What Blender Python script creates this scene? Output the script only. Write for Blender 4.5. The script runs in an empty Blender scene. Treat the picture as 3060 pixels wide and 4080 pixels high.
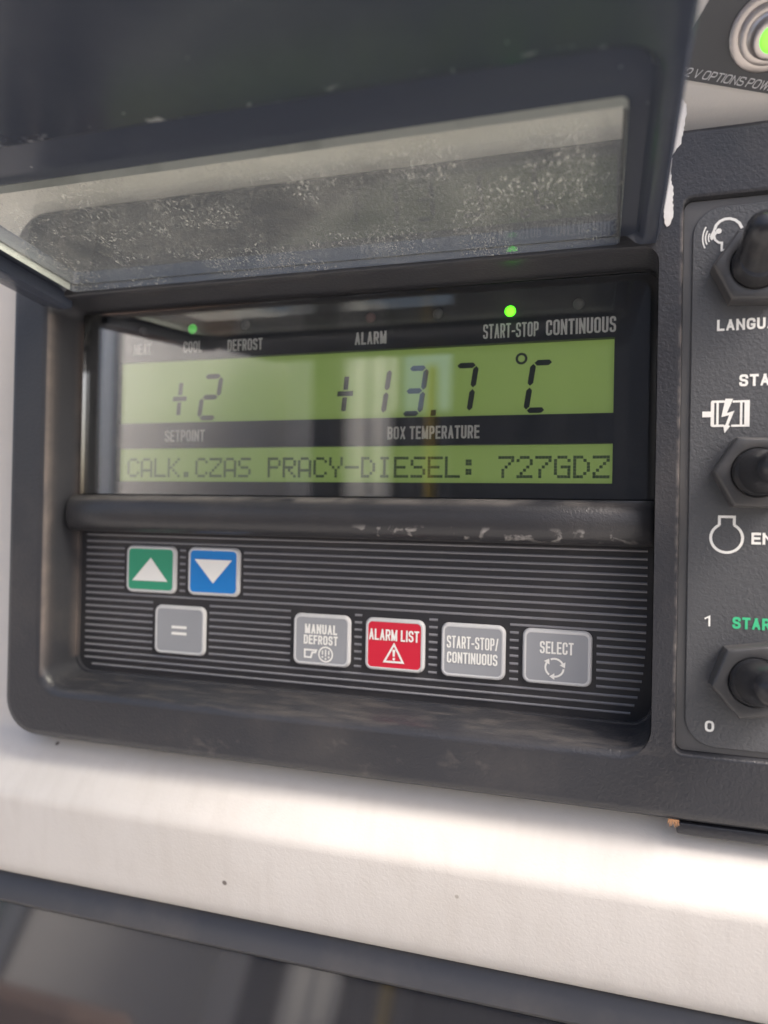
import bpy, bmesh, math, random
from mathutils import Vector, Matrix
random.seed(7)
R = math.radians
sc = bpy.context.scene
MM = 0.001

# ------------------------------------------------------------------ camera
# the display plane is Y=0 and faces -Y; the camera stands 190 mm in front of it
cam_d = bpy.data.cameras.new('camera'); cam = bpy.data.objects.new('camera', cam_d)
sc.collection.objects.link(cam); sc.camera = cam
cam_d.lens = 24.965; cam_d.sensor_width = 36; cam_d.clip_start = 0.005; cam_d.clip_end = 400
yw, pt, rl = R(16.75), R(-0.39), R(1.106)
Ry = Matrix(((math.cos(yw), 0, math.sin(yw)), (0, 1, 0), (-math.sin(yw), 0, math.cos(yw))))
Rx = Matrix(((1, 0, 0), (0, math.cos(pt), -math.sin(pt)), (0, math.sin(pt), math.cos(pt))))
Rz = Matrix(((math.cos(rl), -math.sin(rl), 0), (math.sin(rl), math.cos(rl), 0), (0, 0, 1)))
M3 = Rz @ Rx @ Ry
tow = lambda r: Vector((r[0], r[2], -r[1]))
cx, cy_, cz = tow(M3[0]), -tow(M3[1]), -tow(M3[2])
cam.matrix_world = Matrix(((cx.x, cy_.x, cz.x, 0), (cx.y, cy_.y, cz.y, -0.190), (cx.z, cy_.z, cz.z, 0), (0, 0, 0, 1)))
cam_d.dof.use_dof = True; cam_d.dof.focus_distance = 0.176; cam_d.dof.aperture_fstop = 8.5

# ------------------------------------------------------------------ sky, sun, exposure
SUN_EL, SUN_AZ = R(50), R(72)          # azimuth measured from -Y (behind the camera) towards +X
sdir = Vector((math.sin(SUN_AZ) * math.cos(SUN_EL), -math.cos(SUN_AZ) * math.cos(SUN_EL), math.sin(SUN_EL)))
w = bpy.data.worlds.new('World'); sc.world = w; w.use_nodes = True
wn = w.node_tree; bg = wn.nodes['Background']
sky = wn.nodes.new('ShaderNodeTexSky'); sky.sky_type = 'NISHITA'; sky.sun_disc = False
sky.sun_elevation = SUN_EL; sky.sun_rotation = math.atan2(sdir.x, sdir.y)
sky.air_density = 0.8; sky.dust_density = 6.0; sky.ozone_density = 0.3
wn.links.new(sky.outputs[0], bg.inputs[0]); bg.inputs[1].default_value = 0.15
sl = bpy.data.lights.new('sun', 'SUN'); sl.energy = 2.1; sl.angle = R(26); sl.color = (1, 0.955, 0.90)
so = bpy.data.objects.new('sun', sl); sc.collection.objects.link(so)
so.rotation_euler = (-sdir).to_track_quat('-Z', 'Y').to_euler(); so.location = sdir * 5
sc.view_settings.view_transform = 'Standard'; sc.view_settings.look = 'None'
sc.view_settings.exposure = 0.95; sc.view_settings.gamma = 1; sc.view_settings.use_curve_mapping = False
sc.cycles.max_bounces = 10; sc.cycles.transparent_max_bounces = 12

# ------------------------------------------------------------------ materials
def mat(name, col, rough=0.5, metal=0.0, spec=0.5, emit=None, estr=0.0, grain=None, dirt=None, var=0.0, coat=0.0):
    """grain=(size_mm, strength); dirt=(colour, amount, size_mm); var = slow brightness variation"""
    m = bpy.data.materials.new(name); m.use_nodes = True
    nt = m.node_tree; b = nt.nodes['Principled BSDF']; N = nt.nodes.new; L = nt.links.new
    b.inputs['Base Color'].default_value = (*col, 1); b.inputs['Roughness'].default_value = rough
    b.inputs['Metallic'].default_value = metal; b.inputs['Specular IOR Level'].default_value = spec
    b.inputs['Coat Weight'].default_value = coat; b.inputs['Coat Roughness'].default_value = 0.04
    if emit: b.inputs['Emission Color'].default_value = (*emit, 1); b.inputs['Emission Strength'].default_value = estr
    tc = N('ShaderNodeTexCoord')
    colsock = None
    if var or dirt:
        mx = N('ShaderNodeMix'); mx.data_type = 'RGBA'
        n = N('ShaderNodeTexNoise'); n.inputs['Scale'].default_value = 22; n.inputs['Detail'].default_value = 6
        L(tc.outputs['Object'], n.inputs['Vector'])
        mx.inputs[6].default_value = (*[c * (1 - var) for c in col], 1); mx.inputs[7].default_value = (*[min(1, c * (1 + var)) for c in col], 1)
        L(n.outputs[0], mx.inputs[0]); colsock = mx.outputs[2]
    if dirt:
        dc, amt, size = dirt
        n = N('ShaderNodeTexNoise'); n.inputs['Scale'].default_value = 1000 / size; n.inputs['Detail'].default_value = 8
        n.inputs['Roughness'].default_value = 0.65
        L(tc.outputs['Object'], n.inputs['Vector'])
        r = N('ShaderNodeMapRange'); r.inputs[1].default_value = 0.48; r.inputs[2].default_value = 0.75; r.inputs[4].default_value = amt
        L(n.outputs[0], r.inputs[0])
        mx = N('ShaderNodeMix'); mx.data_type = 'RGBA'; mx.inputs[7].default_value = (*dc, 1)
        L(r.outputs[0], mx.inputs[0]); L(colsock, mx.inputs[6]); colsock = mx.outputs[2]
    if colsock: L(colsock, b.inputs['Base Color'])
    if grain:
        gs, st = grain
        n = N('ShaderNodeTexNoise'); n.inputs['Scale'].default_value = 1000 / gs; n.inputs['Detail'].default_value = 2
        n.inputs['Distortion'].default_value = 0.6
        L(tc.outputs['Object'], n.inputs['Vector'])
        bp = N('ShaderNodeBump'); bp.inputs['Strength'].default_value = st; bp.inputs['Distance'].default_value = 0.0003
        L(n.outputs[0], bp.inputs['Height']); L(bp.outputs[0], b.inputs['Normal'])
    m['b'] = 1
    return m

def add_scuffs_and_glints(m, col, x0, x1, z0, z1, scale, lo, hi, amt=1.0, ax=2, sx=6, st=1):
    """pale scratches and painted edge highlights confined to a band of the thing's own coordinates (mm)"""
    nt = m.node_tree; N = nt.nodes.new; L = nt.links.new; b = nt.nodes['Principled BSDF']
    src = b.inputs['Base Color'].links[0].from_socket if b.inputs['Base Color'].links else None
    tc = N('ShaderNodeTexCoord'); sp = N('ShaderNodeSeparateXYZ'); L(tc.outputs['Object'], sp.inputs[0])
    def band(sock, a, c, soft):
        r1 = N('ShaderNodeMapRange'); r1.interpolation_type = 'SMOOTHSTEP'; r1.inputs[1].default_value = (a - soft) * MM; r1.inputs[2].default_value = (a + soft) * MM; L(sock, r1.inputs[0])
        r2 = N('ShaderNodeMapRange'); r2.interpolation_type = 'SMOOTHSTEP'; r2.inputs[1].default_value = (c - soft) * MM; r2.inputs[2].default_value = (c + soft) * MM
        r2.inputs[3].default_value = 1; r2.inputs[4].default_value = 0; L(sock, r2.inputs[0])
        mu = N('ShaderNodeMath'); mu.operation = 'MULTIPLY'; L(r1.outputs[0], mu.inputs[0]); L(r2.outputs[0], mu.inputs[1]); return mu.outputs[0]
    bx_, bz_ = band(sp.outputs[0], x0, x1, sx), band(sp.outputs[ax], z0, z1, 0.8)
    n = N('ShaderNodeTexNoise'); n.inputs['Scale'].default_value = scale; n.inputs['Detail'].default_value = 9; n.inputs['Distortion'].default_value = 0.4
    mp_ = N('ShaderNodeMapping'); mp_.inputs['Scale'].default_value = (st, 1, 1); L(tc.outputs['Object'], mp_.inputs[0]); L(mp_.outputs[0], n.inputs['Vector'])
    r = N('ShaderNodeMapRange'); r.inputs[1].default_value = lo; r.inputs[2].default_value = hi; L(n.outputs[0], r.inputs[0])
    m1 = N('ShaderNodeMath'); m1.operation = 'MULTIPLY'; L(bx_, m1.inputs[0]); L(bz_, m1.inputs[1])
    m2 = N('ShaderNodeMath'); m2.operation = 'MULTIPLY'; L(m1.outputs[0], m2.inputs[0]); L(r.outputs[0], m2.inputs[1])
    m3 = N('ShaderNodeMath'); m3.operation = 'MULTIPLY'; L(m2.outputs[0], m3.inputs[0]); m3.inputs[1].default_value = amt
    mx = N('ShaderNodeMix'); mx.data_type = 'RGBA'; mx.inputs[7].default_value = (*col, 1)
    if src: L(src, mx.inputs[6])
    else: mx.inputs[6].default_value = b.inputs['Base Color'].default_value
    L(m3.outputs[0], mx.inputs[0]); L(mx.outputs[2], b.inputs['Base Color'])

def add_specks(m, col, scale, thr, radius, amt=1.0):
    nt = m.node_tree; N = nt.nodes.new; L = nt.links.new; b = nt.nodes['Principled BSDF']
    src = b.inputs['Base Color'].links[0].from_socket
    tc = N('ShaderNodeTexCoord')
    v = N('ShaderNodeTexVoronoi'); v.inputs['Scale'].default_value = scale; L(tc.outputs['Object'], v.inputs['Vector'])
    sp = N('ShaderNodeSeparateColor'); L(v.outputs['Color'], sp.inputs[0])
    g = N('ShaderNodeMath'); g.operation = 'GREATER_THAN'; g.inputs[1].default_value = thr; L(sp.outputs[0], g.inputs[0])
    r = N('ShaderNodeMapRange'); r.inputs[1].default_value = radius * 0.6; r.inputs[2].default_value = radius; r.inputs[3].default_value = amt; r.inputs[4].default_value = 0
    L(v.outputs['Distance'], r.inputs[0])
    mu = N('ShaderNodeMath'); mu.operation = 'MULTIPLY'; L(g.outputs[0], mu.inputs[0]); L(r.outputs[0], mu.inputs[1])
    mx = N('ShaderNodeMix'); mx.data_type = 'RGBA'; mx.inputs[7].default_value = (*col, 1)
    L(src, mx.inputs[6]); L(mu.outputs[0], mx.inputs[0]); L(mx.outputs[2], b.inputs['Base Color'])

DUST = (0.20, 0.175, 0.15)
m_black = mat('black_grained_plastic', (0.037, 0.038, 0.044), 0.33, grain=(0.75, 0.40), dirt=(DUST, 0.17, 38), var=0.15)
add_scuffs_and_glints(m_black, (0.22, 0.195, 0.17), -158, 14, -54.5, -50.5, 420, 0.46, 0.80, 0.34, st=.22)
add_scuffs_and_glints(m_black, (0.20, 0.18, 0.16), -120, -20, -70, -58, 180, 0.60, 0.72, 0.22)
add_scuffs_and_glints(m_black, (0.30, 0.235, 0.20), -160.9, -159.9, -50, 60, 70, 0.25, 0.6, 0.45, sx=.5)  # worn front fillet with its highlight line painted in
add_scuffs_and_glints(m_black, (0.30, 0.235, 0.20), -158.6, -158.0, -46, 60, 70, 0.25, 0.6, 0.5, sx=.4)  # back edge of the left wall: wear plus highlight put into the colour
add_scuffs_and_glints(m_black, (0.36, 0.32, 0.29), 17.2, 17.9, -52, 72, 420, 0.40, 0.75, 0.42, sx=.25)  # wear and a pale edge highlight painted along the switch recess
m_ridge = mat('black_ridge_plastic', (0.034, 0.034, 0.038), 0.34, grain=(0.7, 0.32), dirt=(DUST, 0.12, 30), var=0.15)
add_scuffs_and_glints(m_ridge, (0.42, 0.40, 0.38), -62, 8, -5.6, -2.6, 260, 0.56, 0.66, 0.7)
add_scuffs_and_glints(m_ridge, (0.24, 0.22, 0.20), -156, 12, 3.6, 6, 90, 0.35, 0.65, 0.6)
m_plate = mat('grey_black_plate', (0.080, 0.082, 0.088), 0.42, grain=(0.8, 0.55), var=0.08)
m_platerim = mat('dark_plate_border', (0.085, 0.085, 0.088), 0.38, grain=(2.0, 0.08), dirt=(DUST, 0.3, 30), var=0.1)
m_door = mat('smooth_black_plastic', (0.050, 0.060, 0.086), 0.18, grain=(9, 0.05), dirt=((0.13, 0.14, 0.16), 0.25, 60), var=0.1)
add_scuffs_and_glints(m_door, (0.42, 0.43, 0.45), -135, 8, -79.3, -77.0, 240, 0.60, 0.68, 0.8, ax=1)  # scratches and edge highlights painted along the pocket's front fold
add_specks(m_door, (0.4, 0.4, 0.42), 420, 0.982, 0.15, 0.6)
m_disp = mat('black_display_print', (0.016, 0.016, 0.019), 0.35)
m_lcd = mat('green_lcd', (0.30, 0.39, 0.135), 0.4, emit=(0.30, 0.44, 0.10), estr=0.17, var=0.14)
m_seg = mat('lcd_dark_segment', (0.020, 0.026, 0.022), 0.4)
m_dot = mat('lcd_dot', (0.105, 0.16, 0.068), 0.4)
m_print = mat('grey_white_print', (0.86, 0.84, 0.82), 0.5)
m_pad = mat('black_keypad', (0.028, 0.028, 0.032), 0.36, grain=(1.2, 0.05), dirt=(DUST, 0.12, 30), var=0.1)
m_rib = mat('light_grey_line', (0.20, 0.20, 0.215), 0.42, var=0.15)
m_keyrim = mat('pale_key_rim', (0.56, 0.56, 0.565), 0.4, var=0.04)
m_grey = mat('grey_key', (0.30, 0.31, 0.33), 0.42, var=0.04)
m_green = mat('green_key', (0.035, 0.30, 0.17), 0.42, var=0.05)
m_blue = mat('blue_key', (0.010, 0.20, 0.58), 0.42, var=0.05)
m_red = mat('red_key', (0.60, 0.016, 0.042), 0.42, var=0.05)
m_white = mat('white_print', (0.85, 0.84, 0.80), 0.5)
m_gprint = mat('green_print', (0.06, 0.55, 0.26), 0.5)
m_nut = mat('dark_nut', (0.062, 0.062, 0.065), 0.33, grain=(1.0, 0.10), dirt=(DUST, 0.25, 12), var=0.1)
m_rubber = mat('black_rubber', (0.024, 0.025, 0.029), 0.24, grain=(0.5, 0.06), dirt=(DUST, 0.2, 10), var=0.1)
m_body = mat('off_white_paint', (0.64, 0.61, 0.575), 0.45, grain=(0.85, 0.20), dirt=((0.52, 0.48, 0.43), 0.4, 60), var=0.05)
add_scuffs_and_glints(m_body, (0.40, 0.355, 0.31), -400, 400, -111, -74, 55, 0.45, 0.85, 0.18, st=3.5)
add_specks(m_body, (0.10, 0.08, 0.07), 95, 0.80, 0.085, 0.9)
add_specks(m_body, (0.30, 0.27, 0.22), 160, 0.95, 0.10, 0.6)
m_access = mat('dark_glossy_paint', (0.026, 0.026, 0.029), 0.05, var=0.1, spec=1.0, coat=1.0)
m_accrim = mat('dark_door_border', (0.050, 0.051, 0.058), 0.33, grain=(3, 0.06), dirt=(DUST, 0.2, 40), var=0.1)
m_label = mat('black_sign_vinyl', (0.060, 0.063, 0.070), 0.35, var=0.08)
m_lprint = mat('grey_sign_print', (0.62, 0.62, 0.64), 0.5)
m_chrome = mat('dull_chrome', (0.62, 0.57, 0.54), 0.34, metal=1.0)
m_lens = mat('green_lamp_lens', (0.10, 0.55, 0.05), 0.3, emit=(0.20, 1.0, 0.05), estr=0.9)
m_ledon = mat('lit_green_led', (0.05, 0.5, 0.02), 0.3, emit=(0.09, 1.0, 0.01), estr=1.6)
def hot_core(m, lo, hi):
    nt = m.node_tree; b = nt.nodes['Principled BSDF']; lw = nt.nodes.new('ShaderNodeLayerWeight'); lw.inputs[0].default_value = 0.35
    r = nt.nodes.new('ShaderNodeMapRange'); r.inputs[1].default_value = 0.05; r.inputs[2].default_value = 0.75; r.inputs[3].default_value = hi; r.inputs[4].default_value = lo
    nt.links.new(lw.outputs['Facing'], r.inputs[0]); nt.links.new(r.outputs[0], b.inputs['Emission Strength'])
hot_core(m_ledon, 0.4, 2.6); hot_core(m_lens, 0.5, 1.1)
m_leddim = mat('dim_green_led', (0.04, 0.30, 0.05), 0.3, emit=(0.06, 0.55, 0.06), estr=0.35)
m_ledoff = mat('unlit_clear_led', (0.16, 0.16, 0.165), 0.3)
m_ledred = mat('unlit_red_led', (0.22, 0.13, 0.13), 0.3)
m_sticker = mat('torn_white_paper', (0.86, 0.83, 0.79), 0.6, dirt=((0.62, 0.55, 0.48), 0.7, 8), var=0.05)
m_rust = mat('orange_fibre', (0.42, 0.22, 0.11), 0.8)

def glass_mat(name, tint, ior=1.5, gain=1.0, dusty=None):
    m = bpy.data.materials.new(name); m.use_nodes = True; nt = m.node_tree; N = nt.nodes.new; L = nt.links.new
    nt.nodes.remove(nt.nodes['Principled BSDF']); out = nt.nodes['Material Output']
    tr = N('ShaderNodeBsdfTransparent'); tr.inputs[0].default_value = (*tint, 1)
    gl = N('ShaderNodeBsdfGlossy'); gl.inputs['Roughness'].default_value = 0.012 if not dusty else 0.03
    gl.inputs['Color'].default_value = (1, 1, 1, 1)
    fr = N('ShaderNodeFresnel'); fr.inputs[0].default_value = ior
    mu = N('ShaderNodeMath'); mu.operation = 'MULTIPLY'; mu.inputs[1].default_value = gain; mu.use_clamp = True; L(fr.outputs[0], mu.inputs[0])
    mix = N('ShaderNodeMixShader'); L(mu.outputs[0], mix.inputs[0]); L(tr.outputs[0], mix.inputs[1]); L(gl.outputs[0], mix.inputs[2])
    last = mix.outputs[0]
    if dusty:
        tc = N('ShaderNodeTexCoord')
        df = N('ShaderNodeBsdfDiffuse'); df.inputs[0].default_value = (0.55, 0.545, 0.50, 1)
        tl = N('ShaderNodeBsdfTranslucent'); tl.inputs[0].default_value = (0.50, 0.50, 0.46, 1)
        ad = N('ShaderNodeMixShader'); ad.inputs[0].default_value = 0.5; L(df.outputs[0], ad.inputs[1]); L(tl.outputs[0], ad.inputs[2])
        # blotchy dust film
        n1 = N('ShaderNodeTexNoise'); n1.inputs['Scale'].default_value = 45; n1.inputs['Detail'].default_value = 8; n1.inputs['Distortion'].default_value = 0.8
        L(tc.outputs['Object'], n1.inputs['Vector'])
        r1 = N('ShaderNodeMapRange'); r1.inputs[1].default_value = 0.3; r1.inputs[2].default_value = 0.75; r1.inputs[3].default_value = dusty[0]; r1.inputs[4].default_value = dusty[1]
        L(n1.outputs[0], r1.inputs[0])
        # short bright scratches and grains
        mp = N('ShaderNodeMapping'); mp.inputs['Scale'].default_value = (1, 0.45, 1); mp.inputs['Rotation'].default_value = (0, 0, 0.5); L(tc.outputs['Object'], mp.inputs[0])
        n2 = N('ShaderNodeTexNoise'); n2.inputs['Scale'].default_value = 2000; n2.inputs['Detail'].default_value = 3; n2.inputs['Distortion'].default_value = 1.0
        L(mp.outputs[0], n2.inputs['Vector'])
        r2 = N('ShaderNodeMapRange'); r2.inputs[1].default_value = 0.53; r2.inputs[2].default_value = 0.67; r2.inputs[4].default_value = 0.46
        L(n2.outputs[0], r2.inputs[0])
        n3 = N('ShaderNodeTexNoise'); n3.inputs['Scale'].default_value = 60; n3.inputs['Detail'].default_value = 2; L(tc.outputs['Object'], n3.inputs['Vector'])
        r3 = N('ShaderNodeMapRange'); r3.inputs[1].default_value = 0.35; r3.inputs[2].default_value = 0.6; L(n3.outputs[0], r3.inputs[0])
        m2 = N('ShaderNodeMath'); m2.operation = 'MULTIPLY'; L(r2.outputs[0], m2.inputs[0]); L(r3.outputs[0], m2.inputs[1])
        ad2 = N('ShaderNodeMath'); ad2.operation = 'ADD'; ad2.use_clamp = True; L(r1.outputs[0], ad2.inputs[0]); L(m2.outputs[0], ad2.inputs[1])
        mx = N('ShaderNodeMixShader'); L(ad2.outputs[0], mx.inputs[0]); L(last, mx.inputs[1]); L(ad.outputs[0], mx.inputs[2]); last = mx.outputs[0]
    L(last, out.inputs[0]); return m
m_glass = glass_mat('clear_display_glass', (0.99, 0.995, 0.99), 1.5, 2.0)
m_pane = glass_mat('dusty_cover_window', (0.90, 0.91, 0.88), 1.45, 0.8, dusty=(0.03, 0.14))
m_panetop = glass_mat('cover_window_outer_face', (0.93, 0.94, 0.91), 1.45, 0.15)
m_paneedge = mat('pane_edge', (0.42, 0.45, 0.42), 0.35, dirt=((0.1, 0.11, 0.1), 0.5, 14), var=0.15)

# ------------------------------------------------------------------ mesh helpers (all lengths in mm)
class MB:
    def __init__(s): s.v, s.f, s.mi = [], [], []
    def add(s, pts): i = len(s.v); s.v += [tuple(p) for p in pts]; return i
    def face(s, idx, m=0): s.f.append(tuple(idx)); s.mi.append(m)
    def poly(s, pts, m=0): i = s.add(pts); s.face(range(i, i + len(pts)), m)
    def loft(s, loops, m=0, cap0=False, cap1=False, closed=False, mats=None):
        n = len(loops[0]); ids = [s.add(l) for l in loops]
        pairs = list(zip(ids, ids[1:])) + ([(ids[-1], ids[0])] if closed else [])
        for q, (a, b) in enumerate(pairs):
            for k in range(n):
                k2 = (k + 1) % n; s.face((a + k, a + k2, b + k2, b + k), mats[q] if mats else m)
        if cap0: s.face([ids[0] + k for k in reversed(range(n))], m)
        if cap1: s.face([ids[-1] + k for k in range(n)], mats[-1] if mats else m)
    def box(s, x0, x1, y0, y1, z0, z1, m=0, bev=0.0):
        if bev:
            rr_ = lambda i, y: rr(x0 + i, x1 - i, z0 + i, z1 - i, max(bev - i, 0.01), y, 3)
            s.loft([rr_(bev * .6, y0), rr_(bev * .18, y0 + bev * .25), rr_(0, y0 + bev), rr_(0, y1 - bev), rr_(bev * .18, y1 - bev * .25), rr_(bev * .6, y1)], m, True, True)
        else:
            s.loft([[(x0, y, z0), (x1, y, z0), (x1, y, z1), (x0, y, z1)] for y in (y0, y1)], m, True, True)
    def build(s, name, mats, parent=None, smooth=35, flip=False):
        me = bpy.data.meshes.new(name)
        me.from_pydata([(x * MM, y * MM, z * MM) for x, y, z in s.v], [], s.f)
        if not isinstance(mats, (list, tuple)): mats = [mats]
        for m in mats: me.materials.append(m)
        for p, m in zip(me.polygons, s.mi): p.material_index = m
        bm = bmesh.new(); bm.from_mesh(me); bmesh.ops.recalc_face_normals(bm, faces=bm.faces); bm.to_mesh(me); bm.free()
        if smooth:
            me.shade_smooth(); me.set_sharp_from_angle(angle=R(smooth))
        o = bpy.data.objects.new(name, me); sc.collection.objects.link(o)
        if parent: o.parent = parent
        return o

def rr(x0, x1, z0, z1, rad, y, n=8, corners=None):
    """rounded rectangle loop in the XZ plane; corners = radii (bottom-left, bottom-right, top-right, top-left)"""
    c = corners or (rad,) * 4; out = []
    for (cx_, cz_, a0, r) in ((x0, z0, 180, c[0]), (x1, z0, 270, c[1]), (x1, z1, 0, c[2]), (x0, z1, 90, c[3])):
        ox = cx_ + (r if cx_ == x0 else -r); oz = cz_ + (r if cz_ == z0 else -r)
        for k in range(n + 1):
            a = R(a0 + 90 * k / n); out.append((ox + r * math.cos(a), y, oz + r * math.sin(a)))
    return out

def empty(name, loc=(0, 0, 0)):
    o = bpy.data.objects.new(name, None); sc.collection.objects.link(o); o.empty_display_size = 0.01
    o.location = [c * MM for c in loc]; return o
def tag(o, label, cat=None, group=None, kind=None):
    if label: o['label'] = label
    if cat: o['category'] = cat
    if group: o['group'] = group
    if kind: o['kind'] = kind
    return o

def stroke(mb, pts, wd, y, m=0, closed=False):
    """a flat line of constant width through 2D points (x, z)"""
    n = len(pts); P = [Vector(p) for p in pts]; L_, R_ = [], []
    for i in range(n):
        if closed: a, b = P[i - 1], P[(i + 1) % n]
        else: a, b = P[max(i - 1, 0)], P[min(i + 1, n - 1)]
        d1 = (P[i] - a); d2 = (b - P[i])
        d1 = d1.normalized() if d1.length > 1e-9 else d2.normalized(); d2 = d2.normalized() if d2.length > 1e-9 else d1
        t = (d1 + d2); t = t.normalized() if t.length > 1e-6 else d1
        nn = Vector((-t.y, t.x)); k = 1 / max(0.45, nn.dot(Vector((-d1.y, d1.x))))
        L_.append(P[i] + nn * wd / 2 * k); R_.append(P[i] - nn * wd / 2 * k)
    a = mb.add([(p.x, y, p.y) for p in L_]); b = mb.add([(p.x, y, p.y) for p in R_])
    for i in range(n if closed else n - 1):
        j = (i + 1) % n; mb.face((a + i, b + i, b + j, a + j), m)
GLY = {   # lettering as strokes in a unit box; numbers are x, z; 'O' style bowls are rounded boxes
 'A': (1.0, ['0,0 .5,1', '.5,1 1,0', '.2,.3 .8,.3']), 'B': (.95, ['0,0 0,1', '.1,1 ~.96,1 ~.96,.54 .1,.54', '.1,.5 ~1,.5 ~1,0 .1,0']), 'C': (.95, ['1,.76 ~1,1 ~0,1 ~0,0 ~1,0 1,.24']),
 'D': (.95, ['0,0 0,1', '.1,1 ~1,1 ~1,0 .1,0']), 'E': (.85, ['1,1 0,1 0,0 1,0', '0,.52 .9,.52']), 'F': (.82, ['1,1 0,1 0,0', '0,.5 .9,.5']),
 'G': (1.0, ['1,.80 ~1,1 ~0,1 ~0,0 ~1,0 1,.42 .66,.42']), 'H': (.95, ['0,0 0,1', '1,0 1,1', '0,.52 1,.52']), 'I': (.0, ['0,0 0,1']), 'L': (.8, ['0,1 0,0 1,0']),
 'M': (1.25, ['0,0 0,1', '1,0 1,1', '0,1 .5,.05', '.5,.05 1,1']), 'N': (1.0, ['0,0 0,1', '1,0 1,1', '0,1 1,0']), 'O': (1.0, ['.5,1 ~0,1 ~0,0 ~1,0 ~1,1 .5,1!']), 'P': (.92, ['0,0 0,1', '.1,1 ~1,1 ~1,.44 .1,.44']),
 'R': (.95, ['0,0 0,1', '.1,1 ~1,1 ~1,.46 .1,.46', '.62,.42 1,0']), 'S': (.95, ['1,.82 ~1,1 ~0,1 ~0,.55 ~1,.47 ~1,0 ~0,0 0,.18']), 'T': (.92, ['0,1 1,1', '.5,1 .5,0']),
 'U': (.95, ['0,1 ~0,0 ~1,0 1,1']), 'V': (1.0, ['0,1 .5,0', '.5,0 1,1']), 'W': (1.4, ['0,1 .25,0', '.25,0 .5,.95', '.5,.95 .75,0', '.75,0 1,1']), 'X': (1.0, ['0,0 1,1', '0,1 1,0']), 'Y': (1.0, ['0,1 .5,.45', '.5,.45 1,1', '.5,.45 .5,0']),
 '0': (.85, ['.5,1 ~0,1 ~0,0 ~1,0 ~1,1 .5,1!']), '1': (.42, ['0,.74 1,.97 1,0']), '2': (.9, ['0,.7 ~0,1 ~1,1 ~1,.5 0,0 1,0']), '-': (.5, ['0,.42 1,.42']), '/': (.6, ['0,-.05 1,1.05']), ' ': (.12, [])}
def round_path(pts):
    """pts = [(x, z, rounded)]; rounded corners are replaced by arcs"""
    out = []
    for i, (x, z, r) in enumerate(pts):
        if not r or i in (0, len(pts) - 1): out.append((x, z)); continue
        p = Vector((x, z)); a = Vector(pts[i - 1][:2]); b = Vector(pts[i + 1][:2])
        la, lb = (a - p).length, (b - p).length
        ka = la * (.5 if pts[i - 1][2] else 1.0) * .96; kb = lb * (.5 if pts[i + 1][2] else 1.0) * .96; q = min(r, ka, kb)
        A, B_ = p + (a - p) / la * q, p + (b - p) / lb * q
        for k in range(6):
            t_ = k / 5; out.append(tuple(A * (1 - t_) ** 2 + p * 2 * t_ * (1 - t_) * .92 + B_ * t_ ** 2 + (A + B_) * .5 * 2 * t_ * (1 - t_) * .08))
    return out
def put_text(mb, s, x0, x1, z0, z1, y, m=0, sw=.21, shear=0.0, fn=None, gap=.17):
    """lettering drawn with strokes of one width, fitted between x0 and x1 (mm)"""
    H = z1 - z0; nl = len(s); W_ = min(sw * H, .33 * (x1 - x0) / nl); tot = sum(GLY[c_][0] for c_ in s)
    W2 = W_; g_ = min(gap * H, .15 * (x1 - x0) / nl); unit = ((x1 - x0) - W_ * nl - g_ * (nl - 1)) / tot; x = x0 + W_ / 2; n_ = 0
    for c_ in s:
        wd, strokes = GLY[c_]; wd *= unit
        for st_ in strokes:
            pts = []; shut = st_.endswith('!')
            for tk in st_.rstrip('!').split():
                rd = tk[0] == '~'; a_, b_ = tk.lstrip('~').split(',')
                pts.append((x + float(a_) * wd, z0 + W_ / 2 + float(b_) * (H - W_), min(H * .26, wd * .5) if rd else 0))
            P = round_path(pts)
            if shut: P = P[:-1]
            else:      # square ends, trimmed to the letter's box below
                for e0, e1 in ((0, 1), (-1, -2)):
                    a_, b_ = Vector(P[e0]), Vector(P[e1]); P[e0] = tuple(a_ + (a_ - b_).normalized() * W_ * .5)
            start = len(mb.v); stroke(mb, P, W_, y - .014 * (n_ % 4), m, shut); n_ += 1
            for q in range(start, len(mb.v)):
                vx, vy, vz = mb.v[q]; vz = min(max(vz, z0), z1); vx = min(max(vx, x - W_ / 2), x + wd + W_ / 2)
                mb.v[q] = (vx + shear * (vz - z0), vy, vz)
            if fn:
                for q in range(start, len(mb.v)): mb.v[q] = fn(mb.v[q][0], mb.v[q][2], mb.v[q][1])
        x += wd + W_ + g_
def arc(cx_, cz_, r, a0, a1, n=20): return [(cx_ + r * math.cos(R(a0 + (a1 - a0) * k / n)), cz_ + r * math.sin(R(a0 + (a1 - a0) * k / n))) for k in range(n + 1)]
def flat(mb, pts, y, m=0): mb.poly([(x, y, z) for x, z in pts], m)
def dome(mb, x, y, z, r, h, m=0, n=16, rings=4):
    L_ = []
    for k in range(rings):
        a = math.pi / 2 * k / rings; L_.append([(x + r * math.cos(a) * math.cos(2 * math.pi * j / n), y - h * math.sin(a), z + r * math.cos(a) * math.sin(2 * math.pi * j / n)) for j in range(n)])
    mb.loft(L_, m, False, True)
def revolve(mb, prof, base, axis, m=0, n=28):
    """prof = [(radius, height)] swept round the axis through base"""
    ax = Vector(axis).normalized(); u = ax.orthogonal().normalized(); v = ax.cross(u); B = Vector(base)
    mb.loft([[tuple(B + ax * h + (u * math.cos(2 * math.pi * j / n) + v * math.sin(2 * math.pi * j / n)) * r) for j in range(n)] for r, h in prof], m, True, True)

# ================================================================== the place behind the camera (seen in reflections)
g = MB(); g.poly([(-60000, -60000, -1500), (60000, -60000, -1500), (60000, 60000, -1500), (-60000, 60000, -1500)])
m_conc = mat('grey_concrete', (0.45, 0.435, 0.41), 0.8, var=0.2)
tag(g.build('ground', m_conc, smooth=0), None, kind='structure')

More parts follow.
